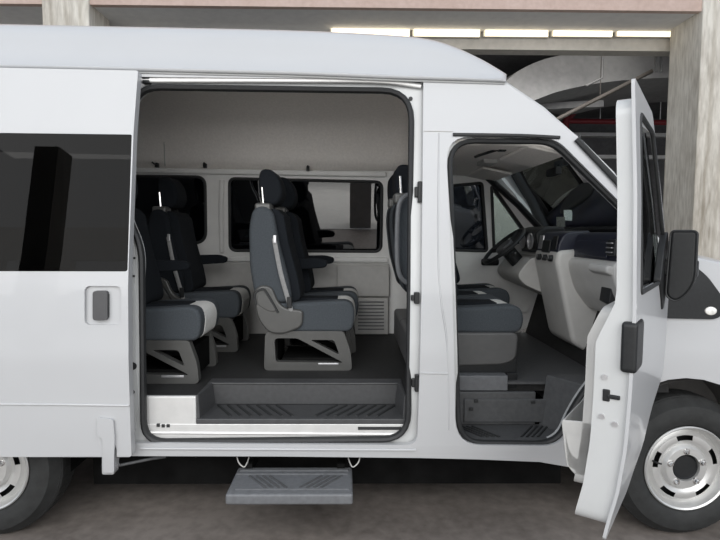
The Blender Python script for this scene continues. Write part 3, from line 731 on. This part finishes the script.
# ------------------------------------------------------------------ seats
def local(mb, name, m_, parent, **k): return mb.build(name, m_, parent, local=True, **k)
def make_seat(W=.45, style='row'):
    t = thing('passenger_seat' if style == 'row' else 'front_seat', (0, 0, 0), parent=van)
    w1 = W * .26
    cz0, cz1 = .245, .435
    # base
    if style == 'row':
        for y0 in (.0, W - .05):
            outer_ = rp([(-.01, 0, .03), (.545, 0, .03), (.535, .12, .04), (.49, .25, .02), (.0, .25, .04)])
            h1 = rp([(.065, .055, .02), (.49, .05, .02), (.20, .205, .02), (.055, .205, .03)])
            h2 = rp([(.28, .195, .02), (.43, .195, .02), (.465, .10, .02)])
            o = sheet('base_side', outer_, [h1, h2], lambda z: y0, .05, SEATP, t, cuts=[], local=True, bevel=.008, bseg=2)
        g = MB(); g.box(.02, .05, .02, .07, W - .05, .2); g.box(.46, .05, .02, .50, W - .05, .2); g.box(.05, .05, .22, .48, W - .05, .245); g.box(0.1, .05, .03, .45, W - .05, .07); local(g, 'base_frame', CHASSIS, t)
        g = MB(); g.box(.33, -.004, .035, .46, .005, .05); local(g, 'base_latch', SILV, t, bevel=.004)
        g = MB(); g.prism(rp([(-.075, .50, .05), (-.02, .545, .05), (.045, .53, .03), (.10, .40, .06), (.24, .385, .03), (.235, .28, .04), (.12, .235, .03), (.03, .238, .04), (-.04, .32, .05), (-.06, .42, .02)]), -.025, .03); local(g, 'side_cover', SEATP, t, bevel=.014)
        g = MB(); g.prism(rp([(-.045, .485, .04), (.0, .505, .04), (.08, .375, .03), (.02, .38, .03), (-.04, .42, .02)]), -.03, -.02); local(g, 'recline_lever', SEATP, t, bevel=.004)
        pth = [(-.05, -.028, .42), (-.055, -.028, .49), (-.005, -.028, .515), (.03, -.028, .47), (.085, -.028, .37)]
        g = MB(); g.tube(smooth_path(pth, 5), .007, 6); local(g, 'lever_gap', RUBBER, t)
    else:
        g = MB(); g.prism(rp([(-.08, .24, .03), (.53, .24, .04), (.52, .08, .04), (.45, .05, .03), (-.08, .03, .02)]), -.01, W + .01); local(g, 'seat_skirt', mat('seat_skirt_plastic', (.085, .085, .085), .5), t, bevel=.015)
        cz0, cz1 = .235, .39
    # cushion
    prof = rp([(.02, cz0, .03), (.545, cz0, .05), (.565, cz1 - .06, .05), (.53, cz1 + .012, .06), (.25, cz1 - .005, .05), (.02, cz1 - .01, .03)], 5)
    g = MB(); g.prism(prof, .0, w1); local(g, 'cushion_bolster', NAVY, t, bevel=.028, bseg=4)
    prof2 = [(x - .004 if x < .3 else x + .004, z - .008 if z > .35 else z) for x, z in prof]
    g = MB(); g.prism(prof2, w1 - .03, W - w1 + .03); local(g, 'cushion_insert', LFAB, t, bevel=.012)
    g = MB(); g.prism(prof, W - w1, W); local(g, 'cushion_bolster', NAVY, t, bevel=.028, bseg=4)
    g = MB(); g.prism(rp([(.10, cz1 - .02), (.44, cz1 - .02), (.45, cz1 + .006, .01), (.1, cz1 + .004, .01)]), w1 + .03, W - w1 - .03); local(g, 'cushion_pad', BLACKF, t, bevel=.01)
    # backrest
    bp = rp([(-.06, .42, .05), (.17, .43, .06), (.145, .58, .05), (.085, .80, .08), (.055, .99, .05), (.0, 1.035, .04), (-.075, 1.015, .05), (-.10, .90, .06), (-.098, .66, .05)], 5)
    if style == 'front': bp = [(x - .10 * (z - .42), z) for x, z in bp]
    g = MB(); g.prism(bp, .0, w1); local(g, 'back_bolster', NAVY, t, bevel=.03, bseg=4)
    g = MB(); g.prism(bp, W - w1, W); local(g, 'back_bolster', NAVY, t, bevel=.03, bseg=4)
    bi = [(x + (.055 if x > 0 else .004), z - (.012 if z > .98 else 0)) for x, z in bp]
    g = MB(); g.prism(bi, .05, W - .05); local(g, 'back_insert', BLACKF, t, bevel=.03, bseg=4)
    # headrest
    hx = -.09 if style == 'front' else 0
    hp = rp([(-.045 + hx, 1.05, .04), (.055 + hx, 1.03, .04), (.10 + hx, 1.10, .05), (.085 + hx, 1.20, .06), (.03 + hx, 1.27, .05), (-.05 + hx, 1.265, .05), (-.055 + hx, 1.16, .03)], 5)
    if style == 'front': hp = [(x, z - .045) for x, z in hp]
    g = MB(); g.prism(hp, W * .22, W * .78); local(g, 'headrest', BLACKF, t, bevel=.04, bseg=5)
    for yy, xo in ((.088, -.03), (W - .088, -.03)):
        g = MB(); g.tube([(xo + .012 + hx, yy, .98), (xo + hx, yy, 1.15)], .008, 8); local(g, 'headrest_post', CHROME, t)
    for yy in (.36, .64):
        g = MB(); g.lathe([(.02, -.0), (.02, .0)], 8); g.bm.clear(); g.box(-.065 + hx, .02, .985, .035 + hx, .15, 1.048) if yy < .5 else g.box(-.04 + hx, W * yy + .02, 1.0, .02 + hx, W * yy + .08, 1.045)
        local(g, 'post_collar', SEATP if yy < .5 else BLACKP, t, bevel=.015)
    if style == 'row':
        g = MB(); g.prism(rp([(.08, .60, .03), (.36, .62, .03), (.37, .665, .025), (.30, .685, .03), (.06, .68, .02)]), W - .01, W + .05); local(g, 'armrest', BLACKF, t, bevel=.015)
    # belt
    if style == 'row':
        g = MB(); pth = [(.06, -.012, .83), (.10, -.018, .62), (.155, -.022, .42), (.165, -.02, .36)]
        g.tube(smooth_path(pth, 5), .01, 8, flat=(.014, .004)); local(g, 'seat_belt', STRAP, t)
        g = MB(); g.box(.14, -.034, .40, .17, -.018, .47); local(g, 'belt_buckle', BLACKP, t, bevel=.005)
        g = MB(); g.box(.055, -.02, .80, .075, -.004, .85); local(g, 'belt_guide', SILV, t, bevel=.004)
    return t
def dup(root, loc):
    r_ = root.copy(); COL.objects.link(r_); r_.location = loc
    for ch in list(root.children):
        c_ = ch.copy(); COL.objects.link(c_); c_.parent = r_
    return r_
seat0 = make_seat()
xm = P(265, 372, .58).x
seat0.location = (xm, .60, FZ)
seat_spots = [(xm + .03, 1.10, FZ), (-1.36, .30, FZ), (-1.31, 1.12, FZ)]
for i, s_ in enumerate(seat_spots):
    q = dup(seat0, s_)
    if 1:
        for ch in q.children:
            if ch.name.startswith('back_bolster'): ch.data = ch.data.copy(); ch.data.materials[0] = BLACKF  # shade on the rear backs painted in: bolsters swapped to black cloth
fs = make_seat(.48, 'front')
fs.location = (.465, .36, FZ + .05); fs.scale = (1.07, 1, 1)
dup(fs, (.465, .86, FZ + .05)); dup(fs, (.66, 1.30, FZ + .05))
# grab handle behind the front bench
pts = [P(413, 194, .32), P(404, 197, .31), P(398.5, 208, .30), P(397, 240, .30), P(398, 268, .30), P(403, 280, .31), P(413, 285, .32)]
g = MB(); g.tube(smooth_path(pts, 5), .014, 10); g.build('grab_handle', STEPM, van)

# ------------------------------------------------------------------ dashboard
dash = thing('dashboard', (1.5, .98, 1.3), parent=van)
def dsub(mb, name, m_, **k):
    o = mb.build(name, m_, van, **k); sub(o, dash); return o
g = MB(); up = rp([(1.82, 1.52), (1.62, 1.59, .04), (1.515, 1.575, .03), (1.50, 1.51, .02), (1.49, 1.42, .02), (1.82, 1.40)])
g.prism(up, .12, 1.82); dsub(g, 'dash_top', DASHN, bevel=.02)
g = MB(); lo = rp([(1.82, 1.43), (1.48, 1.43, .03), (1.455, 1.40, .03), (1.46, 1.35, .03), (1.50, 1.22, .05), (1.60, 1.09, .04), (1.82, 1.07)])
g.prism(lo, .12, 1.82); dsub(g, 'dash_lower', LGREYP, bevel=.02)
g = MB(); st_ = rp([(1.60, 1.49), (1.39, 1.47, .03), (1.375, 1.40, .03), (1.42, 1.2, .05), (1.50, .86, .04), (1.60, .80, .03), (1.78, .88), (1.78, 1.4)])
g.prism(st_, .72, 1.16); dsub(g, 'centre_console', LGREYP, bevel=.035)
g = MB(); g.prism(rp([(1.6, 1.60), (1.44, 1.585, .03), (1.40, 1.52, .03), (1.385, 1.42, .02), (1.6, 1.42)]), .74, 1.14); dsub(g, 'radio_panel', DASHN, bevel=.02)
for yy in (.76, 1.02):
    g = MB(); g.prism([(1.408, 1.565), (1.398, 1.565), (1.384, 1.47), (1.394, 1.47)], yy, yy + .08); dsub(g, 'air_vent', SILV if yy > 1 else BLACKP, bevel=.006)
g = MB(); g.prism([(1.40, 1.54), (1.385, 1.53), (1.375, 1.45), (1.39, 1.45)], .86, 1.0); dsub(g, 'radio', BLACKP, bevel=.005)
for k in range(3):
    c = Vector((1.375, .80 + .11 * k, 1.415)); g = MB(); g.lathe([(.0001, -.02), (.02, -.02), (.022, .01)], 20)
    for v in g.bm.verts: v.co = Vector((c.x + v.co.y, c.y + v.co.x, c.z + v.co.z))
    dsub(g, 'heater_knob', BLACKP)
    g = MB(); g.box(c.x - .022, c.y - .002, c.z, c.x - .018, c.y + .002, c.z + .018); dsub(g, 'knob_mark', SILV)
g = MB(); g.prism(rp([(1.62, 1.63, .03), (1.46, 1.63, .04), (1.40, 1.58, .02), (1.42, 1.45, .02), (1.62, 1.45)]), 1.20, 1.62); dsub(g, 'cluster_hood', BLACKP, bevel=.03)
for yy in (1.31, 1.5):
    g = MB(); g.lathe([(.06, .0), (.062, -.012), (.052, -.012), (.05, -.002), (.0001, -.002)], 24)
    for v in g.bm.verts: v.co = Vector((1.405 + v.co.y, yy + v.co.x, 1.52 + v.co.z))
    dsub(g, 'gauge', SILV)
g = MB(); g.prism(rp([(1.6, 1.42, .02), (1.36, 1.40, .04), (1.26, 1.27, .05), (1.32, 1.20, .04), (1.6, 1.08, .02)]), 1.17, 1.76); dsub(g, 'knee_panel', LGREYP, bevel=.04)
# passenger side: glovebox, side vent, tray
g = MB(); g.prism([(1.50, 1.54), (1.488, 1.53), (1.482, 1.445), (1.494, 1.44)], .26, .68); dsub(g, 'glovebox_lid', DASHN, bevel=.005)
g = MB(); g.prism([(1.50, 1.55), (1.47, 1.545), (1.465, 1.46), (1.49, 1.455)], .135, .23); dsub(g, 'side_vent', BLACKP, bevel=.008)
for k in range(3):
    g = MB(); z_ = 1.475 + .025 * k; g.box(1.458, .15, z_, 1.468, .215, z_ + .006); dsub(g, 'vent_blade', SILV)
g = MB(); g.prism(rp([(1.50, 1.40), (1.43, 1.41, .02), (1.42, 1.37, .02), (1.50, 1.33)]), .13, .36); dsub(g, 'side_tray', LGREYP, bevel=.012)
g = MB(); a, b, c_ = Vector((1.49, .32, 1.27)), Vector((1.53, .24, 1.30)), Vector((1.53, .24, 1.2))
g.prism([(1.53, 1.17), (1.47, 1.20), (1.48, 1.28), (1.55, 1.27)], .18, .30); dsub(g, 'dash_cutout', RUBBER, bevel=.006)
g = MB()
for dy, dz, sz in ((0, 0, .025), (.05, -.01, .02)): g.box(1.505 + dz, .80 + dy, .90 + dz, 1.515, .80 + dy + sz, .90 + dz + sz)
dsub(g, 'console_marks', SILV)
# steering wheel and column
stw = thing('steering_wheel', P(504, 246, 1.42), parent=van)
ax = Vector((-.30, 0, .34)).normalized(); e1 = Vector((0, 1, 0)); e2 = ax.cross(e1).normalized(); c = Vector(stw.location)
g = MB(); g.tube([c + e1 * .19 * math.cos(2 * math.pi * k / 40) + e2 * .19 * math.sin(2 * math.pi * k / 40) for k in range(40)], .016, 10, closed=True); o = g.build('wheel_rim', BLACKP, van); sub(o, stw)
g = MB()
for aa in (20, 160, 250, 290): g.tube([c - ax * .03, c + (e1 * math.cos(R(aa)) + e2 * math.sin(R(aa))) * .185], .014, 8, flat=(.02, .010))
o = g.build('wheel_spokes', BLACKP, van); sub(o, stw)
g = MB(); g.tube([c - ax * .05, c - ax * .02, c + ax * .0, c + ax * .012], .075, 20); o = g.build('wheel_hub', DARKP, van, bevel=.015); sub(o, stw)
g = MB(); g.tube([c - ax * .06, c - ax * .30], .055, 14); o = g.build('steering_column', BLACKP, van); sub(o, stw)
g = MB(); g.tube([c - ax * .09, c - ax * .09 + Vector((-.03, -.2, .02))], .010, 8); o = g.build('stalk', BLACKP, van); sub(o, stw)
# sun visors, cab lamp, inside mirror, grab handle
for y0, y1 in ((.2, .75), (1.2, 1.75)):
    g = MB(); g.hexa([(1.0, y0, 2.045), (1.22, y0, 2.00), (1.22, y1, 2.00), (1.0, y1, 2.045), (1.0, y0, 2.065), (1.22, y0, 2.02), (1.22, y1, 2.02), (1.0, y1, 2.065)]); g.build('sun_visor', HEADL, van, bevel=.01)
p = P(492, 169, .98); g = MB(); g.box(.93, .88, 2.045, 1.03, 1.08, 2.09); g.build('cab_lamp', LGREYP, van, bevel=.012)
pts = [P(475, 157, .40), P(480, 155, .42), P(495, 150.5, .45), P(501, 149, .42)]
g = MB(); g.tube(pts, .008, 8); p = P(502, 148, .42); g.box(p.x - .02, p.y - .02, p.z - .02, p.x + .02, p.y + .02, p.z + .02); g.build('roof_grab_handle', BLACKP, van)
p = on_ws(561, 172) + Vector((-.05, 0, 0)); g = MB(); g.box(p.x - .02, p.y - .09, p.z - .025, p.x + .02, p.y + .09, p.z + .025); g.tube([p, p + Vector((.05, 0, .07))], .012, 8); g.build('inside_mirror', BLACKP, van, bevel=.012)

# ------------------------------------------------------------------ front door, swung open towards the camera
hp_ = Vector((1.68, -.015, 0)); DTH = R(54)
fd = thing('front_door', hp_, parent=van); fd.rotation_euler = (0, 0, DTH)
L = 1.05
DP = [(0.4, .075), (.50, .058), (.62, .03), (.8, .008), (1.0, 0), (1.3, -.004), (1.42, 0), (1.7, .008), (2.1, .03)]
def dps(o=0): return lambda z: lerp_tab(DP, z) + o
def dth(z): return lerp_tab([(0, .115), (1.18, .125), (1.34, .06), (3, .055)], z)
douter = rp([(-L, .435, .02), (-.60, .45, .03), (-.50, .51, .1), (-.36, .78, .12), (-.01, .86, .05), (.0, 1.36, .03), (-.10, 1.44, .03), (-.60, 2.08, .04), (-L, 2.12, .01)])
dwin = rp([(-L + .10, 1.36, .03), (-.10, 1.36, .02), (-.17, 1.46, .02), (-.60, 2.0, .04), (-L + .10, 2.02, .05)])
sheet('outer_skin', douter, [dwin], dps(), .012, PAINT, fd, local=True)
dinner = rp([(-L + .018, .475, .06), (-.60, .48, .03), (-.50, .55, .1), (-.36, .82, .12), (-.03, .90, .05), (-.03, 1.33, .02), (-L + .10, 1.33, .03), (-L + .10, 1.985, .03), (-.64, 1.995), (-.64, 2.05, .03), (-L + .018, 2.07, .07)])
sheet('inner_frame', dinner, [], dps(.008), dth, PAINTIN, fd, local=True)
sheet('window_glass', [(x * 1.0, z) for x, z in dwin], [], dps(.025), .004, G_DOOR, fd, local=True)
g = MB(); g.tube([Vector((x, dps(.002)(z), z)) for x, z in dwin], .009, 8, closed=True); local(g, 'window_seal', RUBBER, fd)
g = MB(); g.tube([Vector((x + .012, dps(.075)(z), z)) for x, z in dinner], .009, 8, closed=True)
# inner trim with pocket
ti = rp([(-L + .08, .58, .05), (-.45, .62, .1), (-.08, .95, .05), (-.08, 1.30, .04), (-L + .08, 1.30, .05)])
sheet('door_trim', ti, [], lambda z: dps(.008)(z) + dth(z), .045, LGREYP, fd, local=True, bevel=.01)
g = MB()
pk = [(-.92, .58), (-.30, .60), (-.22, .86), (-.92, .84)]
rows = []
y0_ = .16
oy = rp([(.15, .60, .05), (.235, .64, .05), (.262, .83, .02), (.25, .84), (.22, .70, .04), (.15, .68)])
a_ = [g.bm.verts.new((-.97, y, z)) for y, z in oy]; b_ = [g.bm.verts.new((-.45, y, z)) for y, z in oy]
g.face(a_); g.face(b_[::-1])
for i in range(len(oy)): g.face([a_[i], b_[i], b_[(i + 1) % len(oy)], a_[(i + 1) % len(oy)]])
ey = [(.13, .62), (.235, .65), (.255, .835), (.13, .85)]
for xx in (-.97, -.46):
    a_ = [g.bm.verts.new((xx, y, z)) for y, z in ey]; b_ = [g.bm.verts.new((xx + .012, y, z)) for y, z in ey]
    g.face(a_); g.face(b_[::-1])
    for i in range(4): g.face([a_[i], b_[i], b_[(i + 1) % 4], a_[(i + 1) % 4]])
local(g, 'door_pocket', GREYP, fd, bevel=.008)
# shut-face hardware: outer handle, latch, bolts, buffer
sk = dps()
g = MB(); g.prism(rp([(-L - .010, 1.08, .02), (-L + .15, 1.08, .03), (-L + .15, 1.265, .03), (-L - .010, 1.265, .02)]), -.012, .042); local(g, 'door_handle', BLACKP, fd, bevel=.012)
g = MB(); g.box(-L + .012, .075, .96, -L + .05, .10, 1.005); g.box(-L + .010, .04, .972, -L + .05, .085, .988); local(g, 'door_latch', BLACKP, fd, bevel=.004)
for y_, z_ in ((.095, 1.05), (.10, .90), (.055, .88)):
    g = MB(); g.lathe([(.010, .0), (.010, -.006), (.0001, -.006)], 12)
    for v in g.bm.verts: v.co = Vector((-L + .018 + v.co.y, y_ + v.co.x, z_ + v.co.z))
    local(g, 'latch_bolt', SILV, fd)
# mirror
g = MB(); g.prism(rp([(-.44, 1.37, .02), (-.30, 1.22, .02), (-.12, 1.36, .02), (-.14, 1.46, .03), (-.24, 1.60, .03), (-.36, 1.50, .02)]), -.012, .02); local(g, 'mirror_base', BLACKP, fd, bevel=.006)
g = MB(); g.prism(rp([(-.30, 1.38, .02), (-.20, 1.38, .02), (-.20, 1.46, .02), (-.30, 1.46, .02)]), -.14, .0); local(g, 'mirror_arm', BLACKP, fd, bevel=.01)
g = MB()
mo = rp([(-.285, 1.32, .07), (-.12, 1.32, .09), (-.12, 1.66, .03), (-.285, 1.66, .03)])
mo2 = [(-.13, 1.66), (-.29, 1.66), (-.29, 1.33), (-.13, 1.33)]
hs = rp([(-.30, 1.62, .03), (-.11, 1.62, .03), (-.11, 1.30, .08), (-.30, 1.30, .10)])
# housing: outline in the (y, z) plane, deep along x
yo = rp([(-.135, 1.595, .02), (-.03, 1.595, .02), (-.02, 1.29, .03), (-.07, 1.265, .05), (-.135, 1.35, .06)])
a_ = [g.bm.verts.new((-.32, y, z)) for y, z in yo]; b_ = [g.bm.verts.new((-.20, y * .92 - .01, z)) for y, z in yo]
g.face(a_); g.face(b_[::-1])
for i in range(len(yo)): g.face([a_[i], b_[i], b_[(i + 1) % len(yo)], a_[(i + 1) % len(yo)]])
local(g, 'mirror_housing', BLACKP, fd, bevel=.02)
g = MB(); g.tube([(-.322, y, z) for y, z in yo], .004, 6, closed=True)
local(g, 'mirror_edge', RUBBER, fd)
